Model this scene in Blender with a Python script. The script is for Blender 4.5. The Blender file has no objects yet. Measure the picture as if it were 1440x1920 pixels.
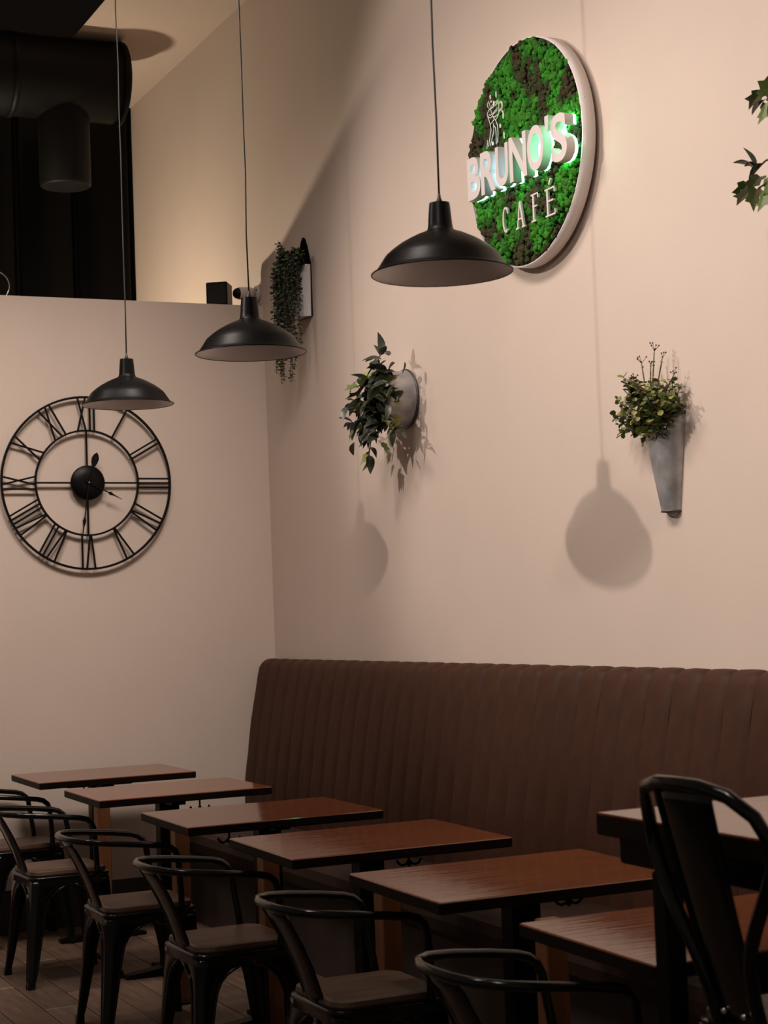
import bpy, bmesh, math, random
from mathutils import Vector, Matrix, noise
PI = math.pi
SC = bpy.context.scene
COL = SC.collection
random.seed(7)

# ------------------------------------------------------------------ camera
PSI, PIT, ROL, FPX = 0.4399, 0.0559, -0.0383, 3298.6
Fv = Vector((math.sin(PSI) * math.cos(PIT), math.cos(PSI) * math.cos(PIT), math.sin(PIT)))
Rv = Vector((math.cos(PSI), -math.sin(PSI), 0))
Uv = Rv.cross(Fv)
R2 = Rv * math.cos(ROL) + Uv * math.sin(ROL)
U2 = -Rv * math.sin(ROL) + Uv * math.cos(ROL)
cam_d = bpy.data.cameras.new('camera')
cam = bpy.data.objects.new('camera', cam_d)
COL.objects.link(cam)
m = Matrix((R2, U2, -Fv)).transposed().to_4x4()
m.translation = Vector((-3.2903, -8.3519, 1.4465))
cam.matrix_world = m
cam_d.sensor_fit = 'HORIZONTAL'
cam_d.sensor_width = 36
cam_d.lens = FPX / 1440 * 36
cam_d.clip_start = .05
cam_d.dof.use_dof = True
cam_d.dof.focus_distance = 6.6
cam_d.dof.aperture_fstop = 10
SC.camera = cam

# ------------------------------------------------------------------ light and exposure
SC.view_settings.view_transform = 'Standard'
SC.view_settings.look = 'None'
SC.view_settings.gamma = 1
SC.view_settings.use_curve_mapping = False
SC.view_settings.exposure = 1.40

world = bpy.data.worlds.new('world')
SC.world = world
world.use_nodes = True
bgn = world.node_tree.nodes['Background']
bgn.inputs[0].default_value = (1.0, .80, .64, 1)
bgn.inputs[1].default_value = .036


def lamp(name, loc, power, color, radius, typ='POINT', target=None, spot=None, blend=.5):
    d = bpy.data.lights.new(name, typ)
    d.energy = power
    d.color = color
    d.shadow_soft_size = radius
    o = bpy.data.objects.new(name, d)
    o.location = loc
    if typ == 'SPOT':
        d.spot_size = spot
        d.spot_blend = blend
    if target is not None:
        o.rotation_euler = (Vector(target) - Vector(loc)).to_track_quat('-Z', 'Y').to_euler()
    COL.objects.link(o)
    return o


WARM = (1.0, .862, .785)
# ceiling track spots over the aisle: they throw the lamp and planter shadows onto the right wall
lamp('track_spot_light', (-3.75, -2.44, 3.72), 100, WARM, .03, 'SPOT', (0, -2.95, 2.85), math.radians(64), .5)
lamp('track_spot_light', (-3.75, -6.76, 3.72), 50, WARM, .08, 'SPOT', (0, -4.6, 2.2), math.radians(52), .5)
# wall washers on the ceiling in front of the right wall and the clock wall
for wy, wp in ((-1.1, 40), (-2.7, 80), (-4.2, 86), (-5.7, 90)):
    lamp('wall_washer_light', (-2.3, wy, 4.45), wp, WARM, .40, 'SPOT', (0, wy, 2.2), math.radians(76), .9)
for wx in (-2.3, -1.1):
    lamp('wall_washer_light', (wx, -2.6, 4.45), 105, WARM, .40, 'SPOT', (wx, 0, 1.15), math.radians(72), .9)
# downlights over the aisle
for wy in (-1.6, -4.0, -6.4):
    lamp('aisle_downlight', (-2.9, wy, 4.5), 30, WARM, .05, 'SPOT', (-2.2, wy, 0), math.radians(54), .7)
# low lamp standing in the loft behind the half-height wall
lamp('loft_lamp_light', (-1.3, 1.1, 2.66), 36, (1.0, .82, .62), .03)


# ------------------------------------------------------------------ materials
def mat(name, col, rough=.5, metal=0, spec=.5, noise_amt=0, noise_scale=8, stretch=(1, 1, 1), bump=0, bump_scale=60,
        col2=None, emit=None, emit_s=0, coat=0, coords='Object', attr=None):
    m = bpy.data.materials.new(name)
    m.use_nodes = True
    nt = m.node_tree
    b = nt.nodes['Principled BSDF']
    b.inputs['Base Color'].default_value = (*col, 1)
    b.inputs['Roughness'].default_value = rough
    b.inputs['Metallic'].default_value = metal
    b.inputs['Specular IOR Level'].default_value = spec
    if coat:
        b.inputs['Coat Weight'].default_value = coat
        b.inputs['Coat Roughness'].default_value = .2
    if emit:
        b.inputs['Emission Color'].default_value = (*emit, 1)
        b.inputs['Emission Strength'].default_value = emit_s
    tc = nt.nodes.new('ShaderNodeTexCoord')
    mp = nt.nodes.new('ShaderNodeMapping')
    mp.inputs['Scale'].default_value = stretch
    nt.links.new(tc.outputs[coords], mp.inputs['Vector'])
    if attr:
        a = nt.nodes.new('ShaderNodeAttribute')
        a.attribute_name = attr
        nt.links.new(a.outputs['Color'], b.inputs['Base Color'])
    elif col2 or noise_amt:
        n = nt.nodes.new('ShaderNodeTexNoise')
        n.inputs['Scale'].default_value = noise_scale
        n.inputs['Detail'].default_value = 6
        nt.links.new(mp.outputs[0], n.inputs['Vector'])
        r = nt.nodes.new('ShaderNodeValToRGB')
        c2 = col2 or tuple(c * (1 - noise_amt) for c in col)
        r.color_ramp.elements[0].position = .32
        r.color_ramp.elements[1].position = .68
        r.color_ramp.elements[0].color = (*c2, 1)
        r.color_ramp.elements[1].color = (*col, 1)
        nt.links.new(n.outputs['Fac'], r.inputs[0])
        nt.links.new(r.outputs[0], b.inputs['Base Color'])
    if bump:
        n2 = nt.nodes.new('ShaderNodeTexNoise')
        n2.inputs['Scale'].default_value = bump_scale
        n2.inputs['Detail'].default_value = 4
        nt.links.new(mp.outputs[0], n2.inputs['Vector'])
        bp = nt.nodes.new('ShaderNodeBump')
        bp.inputs['Strength'].default_value = bump
        bp.inputs['Distance'].default_value = .01
        nt.links.new(n2.outputs['Fac'], bp.inputs['Height'])
        nt.links.new(bp.outputs[0], b.inputs['Normal'])
    return m


M = {}
M['wall'] = mat('wall_paint', (.60, .50, .425), .75, spec=.3, noise_amt=.03, noise_scale=3, bump=.05, bump_scale=180)
M['ceiling'] = mat('ceiling_paint', (.58, .48, .40), .85, spec=.2, noise_amt=.03, noise_scale=2)
M['dark_wall'] = mat('black_paint', (.0015, .0015, .0015), .9, spec=.05, noise_amt=.3, noise_scale=2)
M['black_gloss'] = mat('black_gloss_panel', (.0012, .0012, .0012), .30, spec=.10)
M['duct'] = mat('duct_paint', (.0035, .0032, .003), .55, spec=.18, noise_amt=.4, noise_scale=5, bump=.05, bump_scale=30)
M['baseboard'] = mat('baseboard', (.055, .042, .035), .45, noise_amt=.25, noise_scale=6)
M['grout'] = mat('grout', (.03, .024, .02), .9)
M['planks'] = [mat('floor_plank_%d' % i, c, .42, noise_amt=.4, noise_scale=5, stretch=(7, 1, 1), bump=.1, bump_scale=10)
               for i, c in enumerate([(.17, .105, .072), (.205, .128, .086), (.14, .09, .064), (.185, .12, .084)])]
M['black'] = mat('black_powder_coat', (.003, .003, .003), .38, spec=.14, bump=.02, bump_scale=200)
M['chair'] = mat('gunmetal_paint', (.0045, .005, .005), .17, metal=0, spec=.38, noise_amt=.3, noise_scale=9)
M['white_in'] = mat('shade_lining', (.93, .91, .90), .35, spec=.5)
M['cord'] = mat('cord_rubber', (.012, .010, .010), .45)
M['seat_wood'] = mat('seat_wood', (.135, .080, .054), .42, noise_amt=.45, noise_scale=5, stretch=(1, 9, 1), bump=.05, bump_scale=12)
M['table_wood'] = mat('table_wood', (.19, .052, .013), .085, spec=.5, col2=(.11, .030, .009), noise_scale=4, stretch=(1, 14, 1),
                      bump=.025, bump_scale=6)
nt_ = M['table_wood'].node_tree
n_ = nt_.nodes.new('ShaderNodeTexNoise')
n_.inputs['Scale'].default_value = 3
n_.inputs['Detail'].default_value = 3
mp_ = nt_.nodes.new('ShaderNodeMapping')
mp_.inputs['Scale'].default_value = (1.3, 22, 1)
tc_ = nt_.nodes.new('ShaderNodeTexCoord')
rg_ = nt_.nodes.new('ShaderNodeMapRange')
rg_.inputs['From Min'].default_value = .35
rg_.inputs['From Max'].default_value = .65
rg_.inputs['To Min'].default_value = .03
rg_.inputs['To Max'].default_value = .11
nt_.links.new(tc_.outputs['Object'], mp_.inputs[0])
nt_.links.new(mp_.outputs[0], n_.inputs['Vector'])
nt_.links.new(n_.outputs['Fac'], rg_.inputs[0])
nt_.links.new(rg_.outputs[0], nt_.nodes['Principled BSDF'].inputs['Roughness'])
nt_.nodes['Principled BSDF'].inputs['IOR'].default_value = 1.5
M['table_edge'] = mat('table_edge', (.010, .005, .0035), .5, spec=.12, noise_amt=.3, noise_scale=6)
M['leg_wood'] = mat('leg_wood', (.20, .075, .026), .45, noise_amt=.4, noise_scale=5, stretch=(6, 6, 1))
M['leather'] = mat('brown_leather', (.052, .021, .0115), .60, spec=.16, noise_amt=.18, noise_scale=14, bump=.12, bump_scale=240)
M['leather_seat'] = mat('brown_leather_seat', (.035, .018, .012), .6, spec=.2, noise_amt=.2, noise_scale=12, bump=.1, bump_scale=240)
M['galv'] = mat('galvanised_steel', (.52, .51, .51), .42, metal=.6, col2=(.30, .295, .30), noise_scale=16, bump=.08, bump_scale=20)
M['galv_dark'] = mat('galvanised_rim', (.12, .11, .11), .45, metal=.7)
M['tin'] = mat('polished_tin', (.78, .77, .76), .22, metal=.45)
M['sign_white'] = mat('sign_white', (.74, .68, .65), .45)
M['gap_shadow'] = mat('sign_gap_shade', (.10, .08, .07), .8)  # dark tone paints the shade in the gap behind the sign disc
M['letter'] = mat('letter_white', (.68, .61, .59), .4)
M['led_g'] = mat('led_mint', (.6, 1, .8), .5, emit=(.22, 1.0, .50), emit_s=6.5)
M['led_b'] = mat('led_cool', (.8, .95, 1), .5, emit=(.50, .85, 1.0), emit_s=4.2)
M['moss'] = mat('moss', (.1, .4, .05), .9, spec=.15, attr='Col', bump=.9, bump_scale=260)
M['acrylic'] = mat('line_white', (.82, .80, .76), .4)
M['white_plastic'] = mat('white_plastic', (.62, .56, .52), .4)
M['chrome'] = mat('chrome', (.75, .74, .72), .12, metal=1)
M['leaf_dark'] = mat('leaf_dark', (.020, .032, .016), .36, spec=.5, col2=(.055, .060, .045), noise_scale=30, stretch=(1, .15, 1))
M['leaf_green'] = mat('leaf_green', (.11, .16, .036), .45, noise_amt=.4, noise_scale=25)
M['leaf_lime'] = mat('leaf_lime', (.24, .25, .06), .5, noise_amt=.35, noise_scale=25)
M['leaf_euc'] = mat('leaf_euc', (.040, .065, .030), .5, noise_amt=.4, noise_scale=25)
M['leaf_euc2'] = mat('leaf_euc_pale', (.075, .10, .06), .5, noise_amt=.3, noise_scale=25)
M['leaf_yel'] = mat('leaf_pale', (.44, .40, .19), .5, noise_amt=.3, noise_scale=25)
M['stem'] = mat('stem', (.055, .035, .020), .6)


# ------------------------------------------------------------------ mesh helpers
class MB:
    def __init__(s):
        s.v = []
        s.f = []
        s.mi = []
        s.sm = []

    def add(s, vs, fs, mi=0, sm=False):
        o = len(s.v)
        s.v += [tuple(v) for v in vs]
        s.f += [tuple(i + o for i in f) for f in fs]
        s.mi += [mi] * len(fs)
        s.sm += [sm] * len(fs)
        return s

    def box(s, x0, x1, y0, y1, z0, z1, mi=0, mx=None):
        vs = [Vector((x, y, z)) for x in (x0, x1) for y in (y0, y1) for z in (z0, z1)]
        if mx is not None:
            vs = [mx @ v for v in vs]
        return s.add(vs, [(0, 1, 3, 2), (4, 6, 7, 5), (0, 4, 5, 1), (2, 3, 7, 6), (0, 2, 6, 4), (1, 5, 7, 3)], mi)

    def bevbox(s, x0, x1, y0, y1, z0, z1, b=.01, mi=0):
        # box with chamfered vertical and horizontal edges
        rings = []
        for (z, i) in ((z0, b), (z0 + b, 0), (z1 - b, 0), (z1, b)):
            a0, a1, c0, c1 = x0 + i, x1 - i, y0 + i, y1 - i
            rings.append([(a0 + b, c0, z), (a1 - b, c0, z), (a1, c0 + b, z), (a1, c1 - b, z),
                          (a1 - b, c1, z), (a0 + b, c1, z), (a0, c1 - b, z), (a0, c0 + b, z)])
        s.loft(rings, True, True, mi)
        return s

    def loft(s, rings, closed=True, caps=False, mi=0, sm=False):
        n = len(rings[0])
        vs = [v for r in rings for v in r]
        fs = []
        for i in range(len(rings) - 1):
            for j in range(n if closed else n - 1):
                k = (j + 1) % n
                fs.append((i * n + j, i * n + k, (i + 1) * n + k, (i + 1) * n + j))
        if caps:
            fs.append(tuple(range(n))[::-1])
            fs.append(tuple((len(rings) - 1) * n + j for j in range(n)))
        return s.add(vs, fs, mi, sm)

    def tube(s, path, r, seg=8, mi=0, closed=False, cap=True):
        P = [Vector(p) for p in path]
        n = len(P)
        rr = r if isinstance(r, (list, tuple)) else [r] * n
        T = []
        for i in range(n):
            a = P[(i - 1) % n] if (closed or i > 0) else P[i]
            b = P[(i + 1) % n] if (closed or i < n - 1) else P[i]
            T.append((b - a).normalized())
        up = Vector((0, 0, 1)) if abs(T[0].z) < .9 else Vector((1, 0, 0))
        N = (up - T[0] * up.dot(T[0])).normalized()
        rings = []
        for i in range(n):
            N = (N - T[i] * N.dot(T[i])).normalized()
            B = T[i].cross(N)
            rings.append([P[i] + (N * math.cos(2 * PI * k / seg) + B * math.sin(2 * PI * k / seg)) * rr[i] for k in range(seg)])
        if closed:
            rings.append(rings[0])
        s.loft(rings, True, cap and not closed, mi, True)
        return s

    def lathe(s, prof, seg=48, mi=0, mx=None, sm=True):
        rings = []
        for r, h in prof:
            ring = [Vector((r * math.cos(2 * PI * k / seg), r * math.sin(2 * PI * k / seg), h)) for k in range(seg)]
            if mx is not None:
                ring = [mx @ v for v in ring]
            rings.append(ring)
        return s.loft(rings, True, False, mi, sm)

    def prism(s, poly, d0, d1, mx, mi=0):
        n = len(poly)
        vs = [mx @ Vector((x, y, d)) for d in (d0, d1) for x, y in poly]
        fs = [tuple(range(n))[::-1], tuple(range(n, 2 * n))] + [(i, (i + 1) % n, (i + 1) % n + n, i + n) for i in range(n)]
        return s.add(vs, fs, mi)

    def mesh(s, name, mats):
        me = bpy.data.meshes.new(name)
        me.from_pydata(s.v, [], s.f)
        for m_ in (mats if isinstance(mats, (list, tuple)) else [mats]):
            me.materials.append(m_)
        me.polygons.foreach_set('material_index', s.mi)
        me.polygons.foreach_set('use_smooth', s.sm)
        me.update()
        bm = bmesh.new()
        bm.from_mesh(me)
        bmesh.ops.recalc_face_normals(bm, faces=bm.faces)
        bm.to_mesh(me)
        bm.free()
        return me

    def build(s, name, mats, parent=None, loc=None):
        return put(name, s.mesh(name, mats), parent, loc)


def put(name, me, parent=None, loc=None):
    o = bpy.data.objects.new(name, me)
    COL.objects.link(o)
    if parent is not None:
        o.parent = parent
    if loc is not None:
        o.location = loc
    return o


def empty(name, loc, rz=0, label=None, cat=None, group=None):
    o = bpy.data.objects.new(name, None)
    o.empty_display_size = .05
    COL.objects.link(o)
    o.location = loc
    o.rotation_euler = (0, 0, rz)
    tag(o, label, cat, group)
    return o


def tag(o, label=None, cat=None, group=None, kind=None):
    if label:
        o['label'] = label
    if cat:
        o['category'] = cat
    if group:
        o['group'] = group
    if kind:
        o['kind'] = kind
    return o


def copy_tree(o, parent=None):
    c = o.copy()
    COL.objects.link(c)
    c.parent = parent
    for ch in list(o.children):
        copy_tree(ch, c)
    return c


def bez(p0, p1, p2, p3, n):
    out = []
    p0, p1, p2, p3 = map(Vector, (p0, p1, p2, p3))
    for i in range(n + 1):
        t = i / n
        out.append(p0 * (1 - t) ** 3 + p1 * 3 * t * (1 - t) ** 2 + p2 * 3 * t * t * (1 - t) + p3 * t ** 3)
    return out


# ------------------------------------------------------------------ the setting
CEIL = 4.66
LEDGE = 3.03
o = MB().box(0, .2, -9.5, 2.3, 0, CEIL).build('wall_right', M['wall'])
tag(o, 'tall warm beige plastered wall above the leather banquette', kind='structure')
o = MB().box(-4.5, 0, 0, .30, 0, LEDGE).build('wall_back', M['wall'])
tag(o, 'half-height beige wall that carries the skeleton clock', kind='structure')
o = MB().box(-4.5, .2, 2.15, 2.3, 0, CEIL).build('wall_far', M['dark_wall'])
tag(o, 'black wall of the loft behind the half-height wall', kind='structure')
for k in range(5):
    w = MB()
    w.loft([[(.17 * math.cos(PI * j / 12), -.05 * math.sin(PI * j / 12), z) for j in range(13)] for z in (0, CEIL - .02)], False, False, 0, True)
    w.build('panel', M['black_gloss'], o, (-.20 - .36 * k, 2.149, .01))
o = MB().box(-7, .2, -9.5, 2.3, CEIL, CEIL + .1).build('ceiling', M['ceiling'])
tag(o, 'beige painted ceiling over the loft', kind='structure')
fl = MB().box(-7, .2, -9.5, 2.3, -.12, -.006).build('floor', M['grout'])
tag(fl, 'brown wood-look plank floor running along the banquette', kind='structure')
b_ = MB()
b_.box(-4.5, -.62, -.014, -.001, .004, .185).box(-4.5, -.62, -.010, -.001, .185, .198)
o = b_.build('baseboard_back', M['baseboard'])
tag(o, 'dark brown baseboard along the clock wall', kind='structure')

PW, PL = .15, .72
pm = []
for k in range(4):
    w = MB()
    g = .0022
    w.loft([[(g, g, -.012), (PW - g, g, -.012), (PW - g, PL - g, -.012), (g, PL - g, -.012)],
            [(g, g, -.002), (PW - g, g, -.002), (PW - g, PL - g, -.002), (g, PL - g, -.002)],
            [(g + .002, g + .002, 0), (PW - g - .002, g + .002, 0), (PW - g - .002, PL - g - .002, 0), (g + .002, PL - g - .002, 0)]],
           True, True)
    pm.append(w.mesh('floor_plank', M['planks'][k]))
rp = random.Random(3)
for i in range(20):
    x = -2.855 + PW * i
    off = (i % 3) * .24
    for j in range(11):
        y = -.04 - PL * (j + 1) + off
        if y + PL > -.01:
            y1 = -.012
            if y > -.15:
                continue
            o = put('plank', pm[rp.randrange(4)], fl, (x, y, 0))
            o.scale = (1, (y1 - y) / PL, 1)
        else:
            put('plank', pm[rp.randrange(4)], fl, (x, y, rp.uniform(-.0012, .0004)))

# ------------------------------------------------------------------ banquette
bq = empty('banquette', (0, -.03, 0), 0, 'long dark brown leather banquette with vertical channels along the beige wall', 'banquette')
PROF = [(-.012, 1.19), (-.02, 1.212), (-.038, 1.222), (-.059, 1.222), (-.078, 1.216), (-.092, 1.204), (-.103, 1.183), (-.113, 1.145),
        (-.127, 1.083), (-.142, 1.005), (-.156, .924), (-.170, .84), (-.181, .766), (-.191, .695), (-.198, .635), (-.203, .56),
        (-.205, .49), (-.205, .44)]
CW = .140
NCH = 46


def prof_normals(P):
    out = []
    for i in range(len(P)):
        a = Vector(P[max(0, i - 1)])
        b = Vector(P[min(len(P) - 1, i + 1)])
        t = (b - a).normalized()
        out.append(Vector((t.y, -t.x)) * -1)
    return out


pn = prof_normals(PROF)
if pn[10].x > 0:
    pn = [-n_ for n_ in pn]
ch_me = []
for var in range(3):
    w = MB()
    rings = []
    NS = 10
    rv = random.Random(40 + var)
    ph = rv.uniform(0, 6)
    for j in range(NS + 1):
        t = j / NS
        bulge = .0085 * (1 - abs(2 * t - 1) ** 5) - .0035 - .004 * (abs(2 * t - 1) ** 14)
        ring = []
        for i, (x, z) in enumerate(PROF):
            wr = .0016 * math.sin(ph + i * 1.7 + t * 5) * min(1, i / 4)
            q = Vector((x, z)) + pn[i] * (bulge + wr if i > 0 else 0)
            ring.append((q.x, -t * CW, q.y))
        rings.append(ring)
    w.loft(rings, False, False, 0, True)
    n = len(PROF)
    for r in (rings[0], rings[-1]):     # close the ends towards the wall
        w.add(list(r) + [(-.012, r[0][1], .44)], [tuple(range(n + 1))], 0)
    ch_me.append(w.mesh('channel', M['leather']))
for k in range(NCH):
    put('channel', ch_me[k % 3], bq, (0, -k * CW, 0))
LB = NCH * CW
w = MB()
ring = []
for y in [0, -.01] + [-LB + .01, -LB]:
    i = .012 if y in (0, -LB) else 0
    ring.append([(-.20, y, .335), (-.60 + i, y, .335), (-.615 + i, y, .36), (-.62 + i, y, .40), (-.61 + i, y, .435),
                 (-.59 + i, y, .452 - i), (-.40, y, .462 - i), (-.20, y, .455 - i)])
w.loft(ring, True, True, 0, False)
w.build('seat_cushion', M['leather_seat'], bq)
MB().box(-.55, -.02, -LB + .02, -.005, .0, .335).build('base', M['baseboard'], bq)

# ------------------------------------------------------------------ tables
TX, TA, TB = -1.395, .721, .533
TY = [-.146, -1.093, -2.158, -3.078, -4.007, -4.927]
HOOK = [(.27,), (.50,), (.24,), (.50,), (.52,), (.5,)]
TLAB = ['small dark wood table against the clock wall, furthest of the row',
        'dark wood table second from the clock wall, its far end against the banquette end',
        'dark wood table third from the clock wall, left edge above a chair seat',
        'reddish wood table fourth from the clock wall with streaky reflections',
        'reddish wood table fifth from the clock wall, just beyond the tall stool',
        'reddish wood table partly hidden behind the black stool back']
w = MB()
w.bevbox(0, TA, -TB, 0, .720, .75, .003)
top_me = w.mesh('tabletop', [M['table_wood'], M['table_edge']])
for p_ in top_me.polygons:
    if abs(p_.normal.z) < .5 or p_.normal.z < 0:
        p_.material_index = 1
w = MB()
cx_, cy_ = .37, -.267
w.box(cx_ - .042, cx_ + .042, cy_ - .03, cy_ + .03, .02, .70)
w.box(cx_ - .15, cx_ + .15, cy_ - .03, cy_ + .03, .695, .712).box(cx_ - .03, cx_ + .03, cy_ - .15, cy_ + .15, .695, .712)
ped_me = w.mesh('pedestal', M['black'])
w = MB()
for a in range(4):
    mx = Matrix.Translation((cx_, cy_, 0)) @ Matrix.Rotation(a * PI / 2, 4, 'Z')
    w.add([mx @ Vector(p) for p in [(0, -.035, 0), (.20, -.026, 0), (.20, .026, 0), (0, .035, 0), (0, -.035, .04), (.20, -.026, .014), (.20, .026, .014), (0, .035, .04)]],
          [(0, 1, 2, 3), (4, 7, 6, 5), (0, 4, 5, 1), (1, 5, 6, 2), (2, 6, 7, 3), (3, 7, 4, 0)])
foot_me = w.mesh('cross_foot', M['black'])
w = MB()
w.tube([(0, 0, .712), (0, 0, .665)], .004, 8)
w.lathe([(0, .712), (.014, .712), (.014, .706), (.004, .703)], 12)
for s in (-1, 1):
    w.tube([(0, 0, .668), (s * .010, 0, .655), (s * .022, 0, .651), (s * .034, 0, .656), (s * .042, 0, .668)], [.004, .004, .004, .004, .005], 8)
w.lathe([(0, .645), (.006, .648), (.008, .655), (.005, .662), (0, .664)], 10)
hook_me = w.mesh('bag_hook', M['black'])
w = MB()
w.bevbox(-.029, .029, -.029, .029, 0, .70, .003)
leg_me = w.mesh('wooden_post', M['leg_wood'])
for i, y in enumerate(TY):
    t = empty('cafe_table', (TX, y, 0), 0, TLAB[i], 'table', 'tables in a row along the banquette')
    tt = put('tabletop', top_me, t, (0, 0, .002))
    tt.rotation_euler.x = math.radians((.2, .2, .45, .75, .8, .6)[i])      # the tops sit a hair out of level
    px_ = (-.03, -.01, .015, -.01, .005, .06)[i]
    put('pedestal', ped_me, t, (px_, 0, 0))
    put('cross_foot', foot_me, t, (px_, 0, 0))
    for u in HOOK[i]:
        put('bag_hook', hook_me, t, (u, -.27, 0))

PLAB = ['square wooden post below the second table from the clock wall', 'square wooden post below the aisle end of the third table',
        'square wooden post below the aisle end of the fourth table', 'square wooden post below the aisle end of the fifth table',
        'square wooden post below the table behind the stool']
for i, y in enumerate(TY[1:]):
    p_ = empty('wooden_post', (-1.165, y + .25, 0), 0, PLAB[i], 'post', 'wooden posts between the tables')
    put('post', leg_me, p_)
    MB().bevbox(-.045, .045, -.045, .045, 0, .012, .003).build('base_plate', M['black'], p_)

# bar-height table with the stool
bt = empty('bar_table', (-1.518, -5.474, 0), 0, 'tall pale-topped wood bar table at the right edge behind the stool', 'table')
w = MB()
w.bevbox(0, .80, -.66, 0, 1.008, 1.05, .003)
me = w.mesh('tabletop', [M['table_wood'], M['table_edge']])
for p_ in me.polygons:
    if abs(p_.normal.z) < .5 or p_.normal.z < 0:
        p_.material_index = 1
put('tabletop', me, bt)
MB().bevbox(.03, .77, -.63, -.03, .955, 1.008, .004).build('apron', M['table_edge'], bt)
for (lx, ly) in ((.045, -.165), (.755, -.165), (.755, -.455), (.045, -.628)):
    MB().bevbox(lx - .021, lx + .021, ly - .021, ly + .021, 0, .955, .003).build('leg', M['black'], bt)


# ------------------------------------------------------------------ chairs
def leg_mesh(sx, sy, zt, hw, fx, fy, name='leg'):
    """pressed-steel leg: two flanges folded at the seat corner, wide at the top, narrow at the foot"""
    k = zt / .43
    rows = []
    zs = [(1.0, .155), (.955, .150), (.92, .118), (.885, .092), (.84, .074), (.78, .062), (.70, .055), (.55, .048), (.38, .041), (.22, .034),
          (.10, .028), (.06, .024), (0, .023)]
    for f, wd in zs:
        if k > 1.2:          # tall stool: the arch keeps its size
            fz = 1 - (1 - f) * (.43 / zt) if f > .5 else f / .5 * (1 - .5 * .43 / zt)
        else:
            fz = f
        z = zt * fz
        sp = (1 - fz) ** 1.25
        cx = sx * (hw + fx * sp)
        cy = sy * (hw + fy * sp)
        c = .010
        e = .55 * c
        rows.append([(cx - sx * wd, cy, z), (cx - sx * wd * .5, cy + sy * .003, z), (cx - sx * c, cy + sy * .001, z), (cx - sx * e * .5, cy - sy * e * .5, z),
                     (cx + sx * .001, cy - sy * c, z), (cx + sx * .003, cy - sy * wd * .5, z), (cx, cy - sy * wd, z)])
    w = MB()
    th = .005
    inner = []
    for r in rows:
        inner.append([(x - sx * (th if i > 2 else 0), y - sy * (th if i < 4 else 0), z) for i, (x, y, z) in enumerate(r)])
    rings = [list(a) + list(reversed(b)) for a, b in zip(rows, inner)]
    w.loft(rings, True, True, 0, True)
    w.tube([Vector(r[0]) for r in rows[1:]], .0048, 6)
    w.tube([Vector(r[6]) for r in rows[1:]], .0048, 6)
    x, y, _ = rows[-1][3]
    w.box(x - sx * .024, x + sx * .004, y - sy * .024, y + sy * .004, 0, .03)
    return w.mesh(name, M['chair'])


def rounded(hx0, hx1, hy, r, z, n=5):
    out = []
    for (cx, cy, a0) in ((hx1 - r, hy - r, 0), (hx0 + r, hy - r, 90), (hx0 + r, -hy + r, 180), (hx1 - r, -hy + r, 270)):
        for i in range(n + 1):
            a = math.radians(a0 + 90 * i / n)
            out.append((cx + r * math.cos(a), cy + r * math.sin(a), z))
    return out


def seat_meshes(zs, hw):
    w = MB()
    w.loft([rounded(-hw, hw, hw, .045, zs - .055), rounded(-hw - .004, hw + .004, hw + .004, .045, zs - .05),
            rounded(-hw - .003, hw + .003, hw + .003, .045, zs - .030), rounded(-hw - .009, hw + .009, hw + .009, .05, zs - .022),
            rounded(-hw - .007, hw + .007, hw + .007, .05, zs - .014), rounded(-hw + .01, hw - .01, hw - .01, .045, zs - .012)],
           True, True, 0, True)
    pan = w.mesh('seat_pan', M['chair'])
    w = MB()
    e = hw - .004
    w.loft([rounded(-e, e, e, .05, zs - .012), rounded(-e - .002, e + .002, e + .002, .05, zs - .006), rounded(-e, e, e, .05, zs + .006),
            rounded(-e + .008, e - .008, e - .008, .05, zs + .010)], True, True, 0, False)
    pad = w.mesh('seat', M['seat_wood'])
    return pan, pad


def sheet(w, rows, th, nrm):
    n = Vector(nrm) * th
    rings = [[Vector(p) for p in r] + [Vector(p) + n for p in reversed(r)] for r in rows]
    w.loft(rings, True, True, 0, True)


HW = .160
ZS = .445
pan_me, pad_me = seat_meshes(ZS, HW)
legs_me = [leg_mesh(sx, sy, .415, HW, .035, .03) for sx in (-1, 1) for sy in (-1, 1)]
# arm rail: round the back and forward along both arms, then down to the seat
half = [(-.275, 0, .692), (-.271, .07, .692), (-.250, .135, .690), (-.208, .180, .687), (-.14, .202, .681), (-.04, .207, .670), (.03, .207, .660),
        (.058, .205, .652), (.078, .202, .636), (.088, .198, .612), (.095, .190, .55), (.102, .178, .48), (.106, .170, .425)]
path = [(x, -y, z) for x, y, z in reversed(half[1:])] + half
w = MB()
w.tube(path, .0115, 10)
rail_me = w.mesh('arm_rail', M['chair'])
w = MB()
rows = []
for t in [0, .15, .35, .6, .85, 1]:
    x = -.278 + .118 * t + .012 * math.sin(t * PI)
    z = .690 - .265 * t
    hwid = .080 - .020 * t
    rows.append([(x + .010 * (1 - (j / 3 - 1) ** 2) * -1 + .012, hwid * (j / 3 - 1), z) for j in range(7)])
sheet(w, rows, .005, (1, 0, 0))
for s in (-1, 1):
    w.tube([Vector(r[0 if s < 0 else 6]) for r in rows], .0045, 6)
splat_me = w.mesh('backrest', M['chair'])
w = MB()
for s in (-1, 1):
    w.tube([(-.20, s * .155, .688), (-.175, s * .15, .6), (-.155, s * .145, .42)], .0105, 8)
post_me = w.mesh('back_post', M['chair'])
CX = -1.385
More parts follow.
